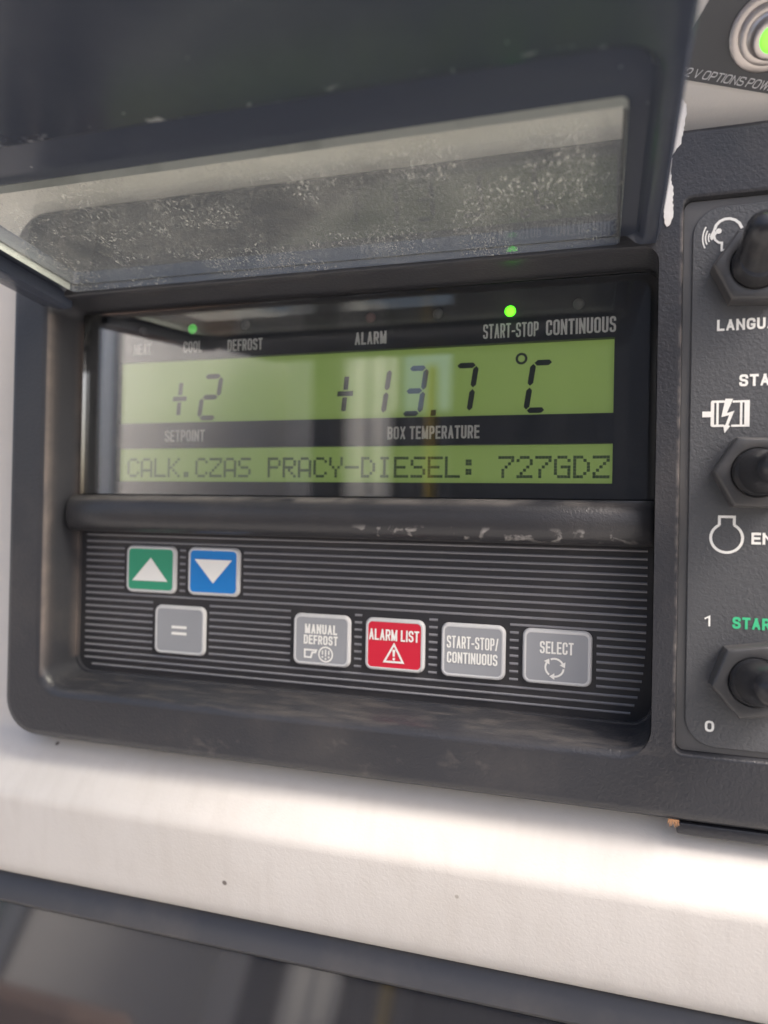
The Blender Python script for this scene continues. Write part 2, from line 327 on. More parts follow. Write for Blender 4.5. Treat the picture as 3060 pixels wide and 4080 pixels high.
# ================================================================== white casing of the refrigeration unit
casing = tag(empty('unit_casing', (0, 0, -66)), 'off-white painted casing with a creased bar running under the black control panel', 'unit casing')
OV = math.tan(R(42))
prof = [(300, 600), (-60, 600), (-60, 180), (-58, 172), (-38, 140), (-9, 97), (-5.5, 92), (-4, 88), (-4, -66), (-4.3, -69), (-5.5, -71), (-8, -73.2),
        (-15.2, -81.0), (-17.0, -83.0), (-17.9, -84.3), (-18.4, -85.6), (-18.4, -87.2), (-14.9, -105), (-14.4, -107.6), (-13.4, -110.2), (-11.6, -112.0), (-9.6, -112.6), (10, -112.6), (10, -125), (300, -125)]
prof[1:6] = [(-6, 600), (-6, 142), (-30, 136), (-6 - (128 - 92) * OV, 131), (-6 - (127 - 92) * OV, 127), (-6 - (97 - 92) * OV, 97)]
xs = [-900, -400, -170, 125, 400, 900]
c = MB(); ids = [c.add([(x, y, z) for y, z in prof]) for x in xs]
for a, b in zip(ids, ids[1:]):
    for k in range(len(prof)):
        k2 = (k + 1) % len(prof)
        if not (a == ids[2] and prof[k][1] == 88): c.face((a + k, a + k2, b + k2, b + k))   # the opening behind the panel
c.face([ids[0] + k for k in range(len(prof))]); c.face([ids[-1] + k for k in reversed(range(len(prof)))])
o = c.build('casing_skin', m_body, casing, smooth=40); o.location = (0, 0, 66 * MM)

# ================================================================== dark access door below the bar (leans out towards its foot)
adoor = tag(empty('access_door', (0, -10, -420)), 'glossy dark grey access door below the white bar', 'access door')
TL = math.tan(R(20))
ya = lambda z: -9.2 + (z + 113.2) * TL       # front face
b = MB()
loops = []
def arr(x0, x1, z0, z1, rad, off):
    return [(x, ya(z) + off, z) for x, _, z in rr(x0, x1, z0, z1, rad, 0)]
b.loft([arr(-900, 900, -900, -113.4, 1, 12), arr(-900, 900, -900, -113.4, 1, 0.6), arr(-899, 899, -899, -113.9, 1, 0),
        arr(-214, 214, -780, -120.6, 14, 0), arr(-213, 213, -779, -121.6, 13, 0.8), arr(-212.5, 212.5, -778, -122.2, 13, 2.2)], 0)
o = b.build('door_border', m_accrim, adoor, smooth=40); o.location = (0, 10 * MM, 420 * MM)
b = MB(); b.loft([arr(-212.4, 212.4, -777.9, -122.3, 13, 6), arr(-212.4, 212.4, -777.9, -122.3, 13, 1.9)], 0, False, True)
o = b.build('door_panel', m_access, adoor, smooth=40); o.location = (0, 10 * MM, 420 * MM)

# ================================================================== control panel
cp = tag(empty('control_panel'), 'black plastic control panel with raised cover, green display and coloured keys', 'control panel')
h = MB()
xr = 17.5
h.loft([rr(-175.5, xr, -72.3, 92, 0, -3, corners=(13, .05, .05, 12)), rr(-174.4, xr, -69.4, 91.4, 0, -9.5, corners=(12, .05, .05, 11)), rr(-173.6, xr, -68.3, 91.0, 0, -12.6, corners=(11, .05, .05, 11)),
        rr(-173.0, xr, -67.6, 90.6, 0, -13.7, corners=(10.5, .05, .05, 10.5)), rr(-171.9, xr, -66.5, 89.8, 0, -14.05, corners=(10, .05, .05, 10)), rr(-171.5, xr, -66.1, 89.4, 0, -14.05, corners=(9.6, .05, .05, 9.6)), rr(-162.6, 12.5, -56.3, 65.0, 0, -14.05, corners=(8.4, 8.4, 4.4, 4.4)),
        rr(-162.2, 12.7, -55.9, 64.6, 0, -14.05, corners=(8, 8, 4, 4)), rr(-160.8, 13.1, -54.7, 64.3, 0, -13.7, corners=(7.5, 7.5, 4, 4)), rr(-160.1, 13.35, -53.8, 64.1, 0, -12.7, corners=(7, 7, 4, 4)),
        rr(-159.7, 13.5, -53.2, 64.0, 0, -11, corners=(6.5, 6.5, 4, 4)), rr(-158.6, 13.8, -50.9, 63.2, 0, -1.2, corners=(5, 5, 3, 3)),
        rr(-157.9, 13.6, -50.4, 62.9, 0, -1.1, corners=(5, 5, 3, 3)), rr(-157.8, 13.5, -50.3, 62.8, 0, 4, corners=(5, 5, 3, 3))], 0)
# switch side of the same moulding
h.loft([rr(xr, 130, -69.2, 92, .05, -3), rr(xr, 130, -68.5, 91.2, .05, -12.6), rr(xr, 130, -67.6, 90.6, .05, -13.7), rr(xr, 130, -66.5, 89.8, .05, -14.05), rr(xr, 130, -66.1, 89.4, .05, -14.05),
        rr(17.55, 120.3, -53.8, 75.7, 2.5, -14.05), rr(17.6, 120, -53.4, 75.3, 2.2, -14.05), rr(17.8, 119.6, -53.0, 74.9, 2, -13.85), rr(18.0, 119.3, -52.6, 74.6, 2, -13.0), rr(18.1, 119.2, -52.5, 74.5, 2, -10)], 0)
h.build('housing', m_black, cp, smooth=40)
# thin second lip under the switch side
l = MB(); l.box(18.7, 129, -12.4, -4, -72.0, -69.3, 0, 0.5)
tag(l.build('lower_lip', m_black, cp), 'short textured lip under the switch side')

# divider ridge
bpf = [(1, 5.3), (-4, 5.1), (-6.3, 4.5), (-7.8, 3.3), (-8.6, 1.6), (-8.9, -0.5), (-8.8, -2.6), (-8.1, -4.4), (-6.6, -5.6), (-4, -6.2), (1, -6.4)]
rg = MB(); xs = [-158.5, -157.6, -156.4, -140, -100, -60, -20, 11.9, 12.9, 13.4]
ids = []
for i, x in enumerate(xs):
    k = {0: 0.72, 1: 0.9, 8: 0.93, 9: 0.8}.get(i, 1); ids.append(rg.add([(x, y * k, -0.5 + (z + 0.5) * (0.9 + 0.1 * k)) for y, z in bpf]))
for a, b_ in zip(ids, ids[1:]):
    for k in range(len(bpf) - 1): rg.face((a + k, a + k + 1, b_ + k + 1, b_ + k))
for i in (ids[0], ids[-1]): rg.face([i + k for k in range(len(bpf))])
tag(rg.build('divider_ridge', m_ridge, cp, smooth=50), 'scuffed rounded ridge between the display and the keys')

# ---- display
d = MB()
LX0, LX1 = -145.6, 3.4
def ring_panel(mb, holes):
    xs_ = sorted({-158, 14, LX0, LX1}); zs_ = sorted({5, 62.8} | {z for h_ in holes for z in h_})
    for i in range(len(xs_) - 1):
        for j in range(len(zs_) - 1):
            cx_, cz_ = (xs_[i] + xs_[i + 1]) / 2, (zs_[j] + zs_[j + 1]) / 2
            if LX0 < cx_ < LX1 and any(a < cz_ < b_ for a, b_ in holes): continue
            mb.poly([(xs_[i], 0, zs_[j]), (xs_[i + 1], 0, zs_[j]), (xs_[i + 1], 0, zs_[j + 1]), (xs_[i], 0, zs_[j + 1])])
    for a, b_ in holes:     # the walls of the two windows
        mb.loft([rr(LX0, LX1, a, b_, .01, 0, 1), rr(LX0, LX1, a, b_, .01, 2.0, 1)], 0)
ring_panel(d, [(9.6, 19.9), (27.7, 47.0)])
disp = tag(d.build('display_face', m_disp, cp, smooth=0), 'black printed display face')
for s_, x0, x1, z0, z1 in (('HEAT', -140.0, -133.7, 49.2, 52.5), ('COOL', -122.3, -115.8, 49.0, 52.4), ('DEFROST', -107.2, -95.6, 48.7, 52.2), ('ALARM', -66.8, -57.4, 48.5, 52.1),
                           ('START-STOP', -30.3, -15.7, 48.3, 52.2), ('CONTINUOUS', -13.8, 3.7, 48.3, 52.4), ('SETPOINT', -128.2, -114.3, 21.8, 25.4), ('BOX TEMPERATURE', -56.6, -30.8, 21.6, 25.2)):
    t = MB(); put_text(t, s_, x0, x1, z0, z1, -0.08, 0, .23, gap=.13); t.build('lettering', m_print, disp, smooth=0)['label'] = 'printed word ' + s_
SEG = {'a': (0, 1, 1, 1), 'b': (1, 1, 1, .5), 'c': (1, .5, 1, 0), 'd': (0, 0, 1, 0), 'e': (0, .5, 0, 0), 'f': (0, 1, 0, .5), 'g': (0, .5, 1, .5)}
def seg_digit(mb, segs, x0, z0, wd, ht, m=1, th=1.5, sh=0.145, y=1.90):
    for s_ in segs:
        ax, az, bx_, bz_ = SEG[s_]; P0 = Vector((x0 + ax * wd, z0 + az * ht)); P1 = Vector((x0 + bx_ * wd, z0 + bz_ * ht))
        dd = (P1 - P0).normalized(); nn = Vector((-dd.y, dd.x)) * th / 2; g_ = 0.55
        A, B = P0 + dd * g_ * 0.4, P1 - dd * g_ * 0.4
        pts = [A, A + dd * th * .5 + nn, B - dd * th * .5 + nn, B, B - dd * th * .5 - nn, A + dd * th * .5 - nn]
        flat(mb, [(p.x + sh * (p.y - z0), p.y) for p in pts], y, m)
def plus(mb, xc, zc, m=1, y=1.90, sh=0.09):
    T = lambda pts: [(xc + x + sh * z, zc + z) for x, z in pts]
    flat(mb, T([(-.72, 1.1), (.72, 1.1), (.72, 4.9), (-.72, 4.9)]), y, m); flat(mb, T([(-.72, -5), (.72, -5), (.72, -1.1), (-.72, -1.1)]), y, m)
    flat(mb, T([(-2.4, -.72), (2.4, -.72), (2.4, .72), (-2.4, .72)]), y, m)
s1 = MB(); flat(s1, [(LX0 - .5, 27.3), (LX1 + .5, 27.3), (LX1 + .5, 47.4), (LX0 - .5, 47.4)], 1.99, 0)
plus(s1, -124.5, 35.3); seg_digit(s1, 'abged', -117.6, 29.2, 5.6, 12.6)
plus(s1, -70.1, 35.2); seg_digit(s1, 'bc', -64.0, 29.2, 5.4, 12.5); seg_digit(s1, 'abgcd', -53.0, 29.0, 5.0, 12.6)
flat(s1, [(-44.9, 28.2), (-43.4, 28.2), (-43.2, 29.9), (-44.7, 29.9)], 1.90, 1)
seg_digit(s1, 'abc', -39.6, 29.2, 5.5, 12.6); seg_digit(s1, 'afed', -18.8, 29.1, 5.0, 12.6)
stroke(s1, arc(-20.2, 43.0, 1.25, 0, 360, 24)[:-1], 0.65, 1.90, 1, True)
tag(s1.build('numeric_screen', [m_lcd, m_seg], disp, smooth=0), 'green screen reading +2 and +13.7 degrees C')
F57 = {'C': '01110 10001 10000 10000 10000 10001 01110', 'A': '01110 10001 10001 10001 11111 10001 10001', 'L': '10000 10000 10000 10000 10000 10000 11111', 'K': '10001 10010 10100 11000 10100 10010 10001',
       '.': '00000 00000 00000 00000 00000 01100 01100', 'Z': '11111 00001 00010 00100 01000 10000 11111', 'S': '01111 10000 10000 01110 00001 00001 11110', 'P': '11110 10001 10001 11110 10000 10000 10000',
       'R': '11110 10001 10001 11110 10100 10010 10001', 'Y': '10001 10001 10001 01010 00100 00100 00100', '-': '00000 00000 00000 11111 00000 00000 00000', 'D': '11100 10010 10001 10001 10001 10010 11100',
       'I': '01110 00100 00100 00100 00100 00100 01110', 'E': '11111 10000 10000 11110 10000 10000 11111', ':': '00000 01100 01100 00000 01100 01100 00000', '7': '11111 00001 00010 00100 01000 01000 01000',
       '2': '01110 10001 00001 00010 00100 01000 11111', 'G': '01110 10001 10000 10111 10001 10001 01111', ' ': '00000 ' * 7}
s2 = MB(); flat(s2, [(LX0 - .5, 9.2), (LX1 + .5, 9.2), (LX1 + .5, 20.3), (LX0 - .5, 20.3)], 1.99, 0)
for i, ch in enumerate('CALK.CZAS PRACY-DIESEL: 727GDZ'):
    for r_, row in enumerate(F57[ch].split()):
        for q, bit in enumerate(row):
            if bit == '1':
                x0, z1 = -142.9 + i * 4.876 + q * 0.86, 16.95 - r_ * 0.855
                flat(s2, [(x0, z1 - .78), (x0 + .80, z1 - .78), (x0 + .80, z1), (x0, z1)], 1.90, 1)
tag(s2.build('text_screen', [m_lcd, m_dot], disp, smooth=0), 'green dot-matrix line reading CALK.CZAS PRACY-DIESEL: 727GDZ')
for x, z, m_, lab in ((-136.8, 56.3, m_ledoff, 'unlit light above HEAT'), (-119.3, 56.2, m_leddim, 'faint green light above COOL'), (-101.3, 56.3, m_ledoff, 'unlit light above DEFROST'), (-62.2, 56.1, m_ledred, 'unlit reddish light above ALARM'),
                      (-42.8, 55.9, m_ledoff, 'unlit light between ALARM and START-STOP'), (-23.2, 55.4, m_ledon, 'bright green light above START-STOP'), (-5.6, 56.1, m_ledoff, 'unlit light above CONTINUOUS')):
    q = MB(); dome(q, x, 0.2, z, 1.55, 1.1); tag(q.build('indicator_light', m_, disp), lab)
gl = MB(); gl.box(-157.2, 13.4, -2.2, -1.4, 5.6, 62.2)
tag(gl.build('display_glass', m_glass, cp, smooth=0), 'clear reflective pane over the display')

# ---- keypad with printed lines and raised keys
k = MB(); flat(k, [(-158.4, -51.2), (14, -51.2), (14, -6), (-158.4, -6)], 0)
pad = k.build('keypad', m_pad, cp, smooth=0)
rb = MB()
keys = [('green', -140.4, -123.0, -24.7, -10.4), ('blue', -118.6, -101.4, -24.6, -10.3), ('eq', -129.8, -112.5, -43.0, -28.4), ('man', -83.5, -66.3, -42.8, -28.3),
        ('alarm', -61.7, -44.8, -42.6, -28.3), ('ss', -40.0, -22.9, -42.7, -28.4), ('sel', -18.2, -0.9, -42.6, -28.5)]
for i in range(21):
    z = -7.3 - i * 2.055
    cuts = [(x0 - 1.2, x1 + 1.2) for _, x0, x1, z0, z1 in keys if z0 - .6 < z < z1 + .6]; xs_ = [-155.8]
    for a, b_ in sorted(cuts): xs_ += [a, b_]
    xs_.append(12.2 - (i / 20) ** 6 * 3.5)
    if i == 20: xs_[0] = -153
    for a, b_ in zip(xs_[::2], xs_[1::2]):
        if b_ - a > .3: rb.loft([[(x, 0.02, z - .36), (x, -.20, z - .26), (x, -.32, z), (x, -.20, z + .26), (x, 0.02, z + .36)] for x in (a, b_)], 0)
tag(rb.build('key_lines', m_rib, pad, smooth=60), 'raised light grey lines across the keypad')
klab = {'green': 'green key with white up arrow', 'blue': 'blue key with white down arrow', 'eq': 'grey key with equals sign', 'man': 'grey key reading MANUAL DEFROST',
        'alarm': 'red key reading ALARM LIST with warning triangle', 'ss': 'grey key reading START-STOP/CONTINUOUS', 'sel': 'grey key reading SELECT with circling arrows'}
kmat = {'green': m_green, 'blue': m_blue, 'alarm': m_red}
for nm, x0, x1, z0, z1 in keys:
    q = MB(); B = lambda i, y, r_: rr(x0 + i, x1 - i, z0 + i, z1 - i, r_, y, 6)
    q.loft([B(-.15, 0, 2.1), B(0, -.5, 2.0), B(.12, -.85, 1.9), B(.35, -1.0, 1.7), B(.78, -1.0, 1.3), B(.88, -.93, 1.2), B(1.0, -.92, 1.1)], 0, mats=[0, 0, 0, 0, 0, 1, 1], cap1=True)
    key = tag(q.build('key', [m_keyrim, kmat.get(nm, m_grey)], pad, smooth=40), klab[nm])
    s_ = MB(); y = -1.03; xc, zc = (x0 + x1) / 2, (z0 + z1) / 2
    if nm == 'green': flat(s_, [(xc - 6.4, zc - 3.6), (xc + 6.2, zc - 3.6), (xc + .1, zc + 3.6)], y)
    if nm == 'blue': flat(s_, [(xc + 6.3, zc + 3.6), (xc - 6.3, zc + 3.6), (xc + .1, zc - 3.5)], y)
    if nm == 'eq':
        for dz in (-.95, .95): flat(s_, [(xc - 2.6, zc + dz - .42), (xc + 2.6, zc + dz - .42), (xc + 2.6, zc + dz + .42), (xc - 2.6, zc + dz + .42)], y)
    if nm == 'man':
        put_text(s_, 'MANUAL', xc - 5.0, xc + 4.9, zc + 1.75, zc + 4.5, y, 0); put_text(s_, 'DEFROST', xc - 5.3, xc + 5.1, zc - 1.25, zc + 1.4, y, 0)
        stroke(s_, [(xc - 4.9, zc - 5.0), (xc - 4.9, zc - 2.9), (xc - 1.4, zc - 2.9), (xc - 1.6, zc - 3.5), (xc - 2.6, zc - 3.6), (xc - 3.0, zc - 5.0)], .55, y, 0, True)
        stroke(s_, arc(xc + 1.5, zc - 3.9, 2.05, 0, 360, 28)[:-1], .45, y, 0, True)
        for dx, a_, b_ in ((-.95, -.1, 1.1), (0, -.6, 1.4), (.95, -.1, 1.1)):
            stroke(s_, [(xc + 1.5 + dx, zc - 3.9 + a_), (xc + 1.5 + dx, zc - 3.9 + b_)], .38, y)
            flat(s_, arc(xc + 1.5 + dx, zc - 3.9 + a_ - .65, .3, 0, 360, 10)[:-1], y)
    if nm == 'alarm':
        put_text(s_, 'ALARM LIST', xc - 7.3, xc + 7.1, zc + 1.2, zc + 4.3, y, 0)
        stroke(s_, [(xc - 2.7, zc - 4.6), (xc + 2.6, zc - 4.6), (xc, zc + .2)], .55, y, 0, True)
        flat(s_, [(xc - .42, zc - 1.2), (xc - .25, zc - 3.1), (xc + .25, zc - 3.1), (xc + .42, zc - 1.2)], y); flat(s_, arc(xc, zc - 3.75, .38, 0, 360, 10)[:-1], y)
    if nm == 'ss':
        put_text(s_, 'START-STOP/', xc - 7.0, xc + 6.9, zc + .6, zc + 3.9, y, 0); put_text(s_, 'CONTINUOUS', xc - 6.9, xc + 6.7, zc - 3.4, zc - .4, y, 0)
    if nm == 'sel':
        put_text(s_, 'SELECT', xc - 4.3, xc + 4.2, zc + .9, zc + 4.1, y, 0)
        for a0 in (115, -5, -125):
            A = arc(xc - .5, zc - 2.6, 2.3, a0, a0 - 85, 10); stroke(s_, A, .5, y)
            e = Vector(A[-1]); tdir = Vector((math.sin(R(a0 - 85)), -math.cos(R(a0 - 85)))); rn = Vector((-tdir.y, tdir.x))
            flat(s_, [tuple(e + rn * .85), tuple(e - rn * .85), tuple(e + tdir * 1.3)], y)
    s_.build('key_symbol', m_white, key, smooth=0)

# ---- flip-up cover: hinged above the display, standing out towards the viewer
AL = R(6.0); HY, HZ = -14.0, 64.3
def W(x, s, u): return (x, HY - s * math.cos(AL) + u * math.sin(AL), HZ + s * math.sin(AL) + u * math.cos(AL))
def cr(x0, x1, s0, s1, u, corners): return [W(x, s, u) for x, _, s in rr(x0, x1, s0, s1, 0, 0, 8, corners)]
XL, XR = -163.5, 12.6
v = MB()
v.loft([cr(XL + .6, XR - .6, -3.4, 138, 7.0, (2, 2, 10, 10)), cr(XL, XR, -4, 139, 6.0, (2, 2, 10, 10)), cr(XL, XR, -4, 139, 1.6, (2, 2, 10, 10)), cr(XL + .7, XR - .7, -3.3, 138.3, 0.7, (2, 2, 9, 9)),
        cr(-157.3, 9.6, -.6, 64.6, 0.7, (3, 3, 8, 8)), cr(-156.2, 8.8, -.3, 63.7, 1.2, (3, 3, 7.5, 7.5)), cr(-155.2, 8.1, 0, 62.8, 2.2, (3, 3, 7, 7)), cr(-154.4, 7.4, .2, 62.0, 3.0, (3, 3, 6.5, 6.5)),
        cr(-150.6, 3.2, .8, 49.4, 3.1, (2, 2, 2, 2)), cr(-150.6, 3.2, .8, 49.4, 6.9, (2, 2, 2, 2))], 0, closed=True)
# shallow rail along the far side of the window
def rail(x0, x1, s0, s1, u0, u1, bev):
    v.loft([cr(x0, x1, s0, s1, u1, (bev,) * 4), cr(x0, x1, s0, s1, u0 + bev, (bev,) * 4), cr(x0 + bev * .3, x1 - bev * .3, s0 + bev * .3, s1 - bev * .3, u0 + bev * .3, (bev * .8,) * 4),
            cr(x0 + bev, x1 - bev, s0 + bev, s1 - bev, u0, (bev * .3,) * 4)], 0, True, True)
rail(XL + .4, -154.6, -4.2, 66, -2.4, 1.4, 1.0)
cover = tag(v.build('cover', m_door, cp, smooth=40), 'smooth black flip-up cover standing open over the display')
pn = MB(); pn.loft([cr(-151.2, 3.9, .4, 49.9, u, (1.5,) * 4) for u in (1.0, 2.9)], 0, True, True)
pn.mi[-1] = 3
for i, f in enumerate(pn.f):
    if len(f) == 4: pn.mi[i] = 2 if all(pn.v[q][1] > HY - 3 for q in f) else 1
tag(pn.build('cover_window', [m_pane, m_paneedge, m_door, m_panetop], cover, smooth=0), 'dusty scratched clear window in the open cover')

# ================================================================== switch panel with three toggles
sp = tag(empty('switch_panel', (22, -13, 10)), 'grey-black grained switch panel with three toggle switches and white markings', 'switch panel')
OFF = Vector((-22, 13, -10)) * MM
def sub(o, off=OFF): o.location = off; return o
p = MB(); p.loft([rr(18.12, 119.1, -52.4, 74.4, 2, -10, 8), rr(18.12, 119.1, -52.4, 74.4, 2, -12.5, 8)], 0, False, True)
sub(p.build('backing_plate', m_platerim, sp, smooth=40))
p = MB(); p.loft([rr(20.0, 117.6, -51.1, 72.6, 6.6, -12.4, 8), rr(20.0, 117.6, -51.1, 72.6, 6.6, -12.85, 8), rr(20.15, 117.4, -50.95, 72.45, 6.4, -13.0, 8)], 0, False, True)
plate = sub(p.build('face_plate', m_plate, sp, smooth=40))
y = -13.1
for w_, x0, x1, z0, z1, m_ in (('LANGUAGE', 25.4, 41.6, 43.9, 46.5, m_white), ('STANDBY', 30.2, 45.2, 31.1, 33.8, m_white), ('ENGINE', 33.2, 45.8, -4.6, -1.95, m_white), ('1', 23.75, 25.0, -23.55, -21.0, m_white),
                               ('0', 24.2, 26.15, -47.55, -45.0, m_white), ('START', 29.6, 39.3, -23.75, -21.1, m_gprint)):
    t = MB(); put_text(t, w_, x0, x1, z0, z1, y); sub(t.build('lettering', m_, plate, smooth=0), (0, 0, 0))
t = MB()      # talking head
stroke(t, [(24.55, 67.2), (24.9, 68.3), (25.7, 69.1), (26.7, 69.5), (27.8, 69.5), (28.9, 69.05), (29.7, 68.3), (30.3, 67.1)], .62, y)
flat(t, [(24.4, 67.5), (23.5, 65.7), (24.3, 65.2), (25.1, 66.3)], y - .02); flat(t, arc(25.45, 66.85, .62, 0, 360, 16)[:-1], y - .03)
flat(t, [(23.6, 65.5), (23.9, 64.85), (24.35, 65.05), (24.1, 65.7)], y - .01); stroke(t, [(24.5, 65.7), (24.7, 64.9), (25.5, 64.2), (26.15, 64.1), (26.1, 62.4), (26.8, 62.4)], .5, y - .035)
for cx_, rad, a0, a1 in ((27.5, 5.4, 151, 205), (26.2, 3.5, 151, 205), (25.4, 2.1, 151, 205)): stroke(t, arc(cx_, 65.45, rad, a0, a1, 10), .32, y)
sub(t.build('talking_head_symbol', m_white, plate, smooth=0), (0, 0, 0))
t = MB()      # electric motor
stroke(t, [(27.3, 27.75), (24.75, 27.75), (24.65, 27.6), (24.65, 22.4), (24.8, 22.25), (27.1, 22.25)], .55, y); stroke(t, [(28.9, 27.7), (32.2, 27.7), (32.2, 22.2), (28.7, 22.2)], .5, y)
flat(t, [(24.5, 22.3), (25.1, 22.3), (25.1, 27.7), (24.5, 27.7)], y - .02); flat(t, [(25.55, 22.3), (26.05, 22.3), (26.05, 27.6), (25.55, 27.6)], y - .01); flat(t, [(30.45, 22.2), (30.95, 22.2), (30.95, 27.5), (30.45, 27.5)], y - .01)
flat(t, [(31.35, 22.2), (32.3, 22.2), (32.3, 27.5), (31.35, 27.5)], y - .02); flat(t, [(22.6, 24.25), (24.5, 24.25), (24.5, 25.55), (22.6, 25.55)], y - .03)
flat(t, [(27.4, 28.4), (29.0, 28.3), (27.75, 25.1), (29.3, 25.6), (28.1, 22.35), (28.5, 22.15), (27.3, 20.5), (27.0, 22.5), (27.45, 22.35), (28.2, 24.6), (26.6, 24.2)], y - .03)
sub(t.build('electric_motor_symbol', m_white, plate, smooth=0), (0, 0, 0))
t = MB()      # engine block
stroke(t, arc(28.1, -3.3, 3.3, 118, 422, 40), .6, y); stroke(t, [(26.55, -.45), (26.55, 1.5), (29.65, 1.5), (29.65, -.45)], .6, y - .02)
sub(t.build('engine_symbol', m_white, plate, smooth=0), (0, 0, 0))
def toggle(x, z, rot, lean, lab, ln=1.0):
    n = MB(); hx = lambda r_, yy: [(x + r_ * math.cos(R(rot + 60 * i_)), yy, z + r_ * math.sin(R(rot + 60 * i_))) for i_ in range(6)]
    def hexcirc(r_, yy, N=36):   # hexagon resampled to N points
        out = []
        for j in range(N):
            a = 360 * j / N; k_ = (a % 60) - 30; out.append((x + r_ * math.cos(R(30)) / math.cos(R(k_)) * math.cos(R(rot + a)), yy, z + r_ * math.cos(R(30)) / math.cos(R(k_)) * math.sin(R(rot + a))))
        return out
    circ = lambda r_, yy, N=36: [(x + r_ * math.cos(R(rot + 360 * j / N)), yy, z + r_ * math.sin(R(rot + 360 * j / N))) for j in range(N)]
    n.loft([hexcirc(8.9, -12.95), hexcirc(8.9, -17.4), hexcirc(8.8, -17.65), hexcirc(8.35, -18.05), hexcirc(8.2, -18.1), circ(5.75, -18.1), circ(5.5, -18.0), circ(5.35, -17.2), circ(5.35, -14)], 0)
    nut = sub(n.build('toggle_switch', m_nut, sp, smooth=32)); tag(nut, lab)
    q = MB(); revolve(q, [(5.3, 0), (5.35, 2.6), (5.15, 3.8), (4.5, 5.0), (3.9, 5.8)], (x, -15.2, z), (0, -1, 0))
    ax = Vector(lean).normalized(); B = Vector((x, -16.6, z))
    revolve(q, [(r_, h_ * ln) for r_, h_ in ((5.1, 0), (5.0, 1.8), (4.7, 4), (4.45, 7), (4.3, 9.5), (4.0, 12.0), (3.4, 13.9), (2.3, 15.2), (.8, 15.8))], tuple(B), tuple(ax))
    q.build('rubber_boot', m_rubber, nut, smooth=50)
toggle(32.6, 57.0, -4, (.04, -1, .66), 'toggle switch above LANGUAGE with its lever up', .82)
toggle(33.4, 11.3, -2, (.12, -1, .02), 'toggle switch between the motor and engine symbols')
toggle(33.5, -34.6, 10, (.10, -1, .10), 'toggle switch between the 1 and the 0')

# ================================================================== lamp and its black label on the casing, top right
TN = Vector((0, -math.cos(R(42)), -math.sin(R(42))))
def OVP(x, z, off=0.25): return (x, -6 - (z - 92) * OV - off * math.cos(R(42)), z - off * math.sin(R(42)))
ip = tag(empty('indicator_plate', (30, -13, 108)), 'black slanted label with a round green lamp on the casing', 'indicator label')
IO = Vector((-30, 13, -108)) * MM
q = MB(); pts = [(13.4, 102.8), (58, 93.0), (68, 104.5), (24.2, 116.6)]
q.loft([[OVP(x, z, o_) for x, z in pts] for o_ in (-.2, .3)], 0, False, True)
lab = sub(q.build('label_sheet', m_label, ip, smooth=0), IO)
t = MB()
def lfn(x, z, y=0):   # baseline drops to the right
    return OVP(x, 102.4 - (x - 17.6) * 0.2235 + z, .42 - y)
put_text(t, '12 V OPTIONS POWER', 16.3, 37.6, 0, 1.42, 0, 0, .13, shear=.75, fn=lfn, gap=.2)
sub(t.build('lettering', m_lprint, lab, smooth=0), (0, 0, 0))
q = MB(); LC = Vector(OVP(33.5, 107.0, .3)); axl = TN
revolve(q, [(7.6, 0), (7.6, .8), (7.3, 1.0), (5.9, 1.05), (5.9, 1.2), (5.8, 3.2), (5.2, 3.5), (4.5, 3.5), (4.5, 4.2), (4.2, 4.4), (4.3, 5.0), (4.1, 5.2), (4.2, 5.8), (4.1, 7.2), (3.8, 8.2), (3.2, 8.5), (2.7, 8.4)], tuple(LC), tuple(axl))
bz_ = sub(q.build('lamp_bezel', m_chrome, ip, smooth=40), IO)
q = MB(); revolve(q, [(2.65, 8.2), (2.65, 8.5), (2.3, 9.0), (1.4, 9.4), (.4, 9.5)], tuple(LC), tuple(axl))
tag(sub(q.build('lamp_lens', m_lens, bz_, smooth=50), (0, 0, 0)), 'lit green lens')

# ================================================================== torn white strip between cover and switch side
st = MB(); P_ = [(16.0, 97.6), (17.4, 97.8), (18.1, 96.3), (17.9, 93.0), (17.5, 90.3), (16.8, 87.1), (15.5, 85.7), (15.1, 84.6), (15.3, 83.2), (14.9, 82.0), (15.2, 80.3), (15.1, 79.2), (15.5, 76.9), (15.5, 71.4), (15.6, 70.6), (15.1, 69.2), (14.4, 68.6), (13.9, 69.3), (13.5, 71.6), (13.3, 80), (13.4, 90)]
Q_ = []
for (xa, za), (xb, zb) in zip(P_, P_[1:] + P_[:1]):
    nn_ = max(1, int(math.hypot(xb - xa, zb - za) / .45))
    for k_ in range(nn_):
        f_ = k_ / nn_; Q_.append((xa + (xb - xa) * f_ + random.uniform(-.16, .16), za + (zb - za) * f_ + random.uniform(-.16, .16)))
P_ = Q_
st.loft([[(x, yy, z) for x, z in P_] for yy in (-14.1, -14.35)], 0, True, True)
tag(st.build('torn_strip', m_sticker, None, smooth=0), 'torn white paper strip stuck beside the cover edge', 'paper strip')
fb = MB()
for i in range(7):
    x = 16.9 + i * .33; L_ = 1.0 + (i * 37 % 10) * .09
    fb.loft([[(x - .16, -13.4, -68.4), (x + .16, -13.4, -68.4), (x + .16, -13.1, -68.4), (x - .16, -13.1, -68.4)], [(x - .3 + i * .06, -13.6, -68.4 - L_), (x - .18 + i * .06, -13.6, -68.4 - L_), (x - .18 + i * .06, -13.4, -68.4 - L_), (x - .3 + i * .06, -13.4, -68.4 - L_)]], 0, True, True)
tag(fb.build('plant_fibre', m_rust, None, smooth=0), 'small orange-brown plant fibre caught under the lower panel edge', 'plant fibre')

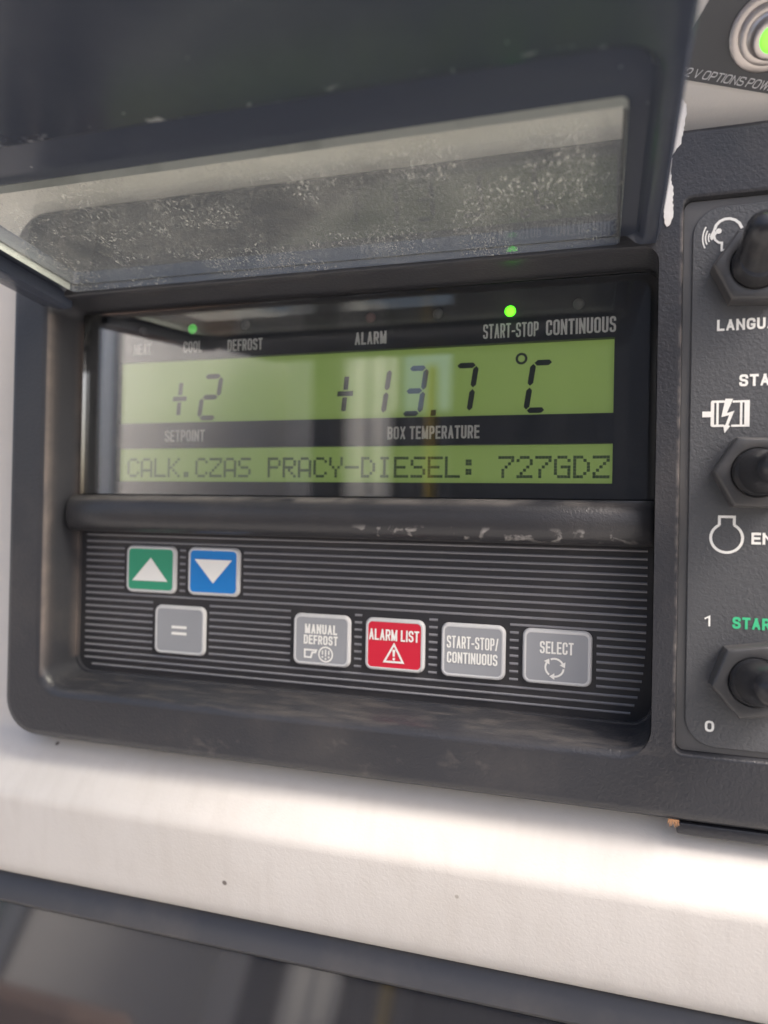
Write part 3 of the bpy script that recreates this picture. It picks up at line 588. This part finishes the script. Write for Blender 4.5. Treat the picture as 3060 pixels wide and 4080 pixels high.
# ================================================================== yard opposite the unit, visible only as reflections
m_trailer = mat('white_trailer_paint', (0.80, 0.79, 0.77), 0.4, var=0.1)
m_dark = mat('dark_blue_grey_steel', (0.06, 0.065, 0.08), 0.5, var=0.2)
m_brown = mat('brown_tarpaulin', (0.30, 0.19, 0.14), 0.6, var=0.3)
m_gcont = mat('mid_grey_steel', (0.26, 0.26, 0.27), 0.5, var=0.2)
m_yel = mat('yellow_post_paint', (0.75, 0.50, 0.10), 0.5, var=0.1)
def rib_box(name, x0, x1, y0, y1, z0, z1, m_, lab, cat, pitch=280, depth=25, turn=0):
    e = tag(empty(name, ((x0 + x1) / 2, (y0 + y1) / 2, -1500)), lab, cat); off = Vector((-(x0 + x1) / 2, -(y0 + y1) / 2, 1500)) * MM
    bx_ = MB(); n = max(1, int((x1 - x0) / pitch)); pp = (x1 - x0) / n; front = []
    for i in range(n): front += [(x0 + i * pp, y1 - depth), (x0 + (i + .35) * pp, y1 - depth), (x0 + (i + .5) * pp, y1), (x0 + (i + .85) * pp, y1)]
    outl = front + [(x1, y1 - depth), (x1, y0), (x0, y0)]
    bx_.loft([[(x, yy, z) for x, yy in outl] for z in (z0, z1)], 0, True, True); sub(bx_.build('corrugated_body', m_, e, smooth=0), off)
    for xx in (x0 - 30, x1 + 2):
        fr = MB(); fr.box(xx, xx + 28, y1 - 60, y1 + 20, z0, z1); sub(fr.build('corner_post', m_dark, e, smooth=0), off)
    e.rotation_euler.z = R(turn)
    return e
rib_box('white_trailer', -4583, -2583, -6237, -5637, -1480, 2000, m_trailer, 'white trailer standing opposite on the concrete yard', 'trailer', 1000, 8, turn=-55)
rib_box('pale_container', -2800, -1900, -6500, -5900, -1480, 2000, m_trailer, 'narrow pale container right of the white trailer', 'container', 225, turn=-55)
e = tag(empty('covered_pallet', (-3300, -3900, -1500)), 'brown tarpaulin-covered pallet in front of the white trailer', 'pallet')
q = MB(); q.box(-1000, 1000, -400, 400, 0, 120, 0, 8); q.build('pallet_base', m_gcont, e, smooth=30)
q = MB(); q.loft([rr(-1020, 1020, -420, 420, 60, 122), rr(-1000, 1000, -400, 400, 80, 900), rr(-960, 960, -360, 360, 90, 1330), rr(-880, 880, -280, 280, 90, 1400)], 0, True, True)
q.v = [(x, z, y) for x, y, z in q.v]; q.build('tarpaulin', m_brown, e, smooth=40)
rib_box('grey_container', -1400, -800, -7800, -4740, -1480, 760, m_gcont, 'narrow grey container between the pale one and the dark stand-in box', 'container', 130)
rib_box('photographer_stand_in', -740, 1300, -6500, -3600, -1480, 1400, m_dark, 'added dark blue-grey ribbed box standing in for the photographer in reflections', 'container')  # unseen box added to darken the right side of the display's reflection
for x, y, nm, mm_, lb, ct, rad, top in ((-1640, -4000, 'steel_post', m_dark, 'dark steel post between two pale containers', 'post', 105, 2400), (-950, -3900, 'marker_post', m_yel, 'yellow marker post in front of the grey container', 'post', 36, 900)):
    q = MB(); revolve(q, [(rad * 1.7, -1499), (rad * 1.7, -1485), (rad, -1480), (rad, top - 20), (rad * .7, top)], (x, y, 0), (0.0, 0, 1))
    o = q.build(nm, mm_, None, smooth=40); tag(o, lb, ct)
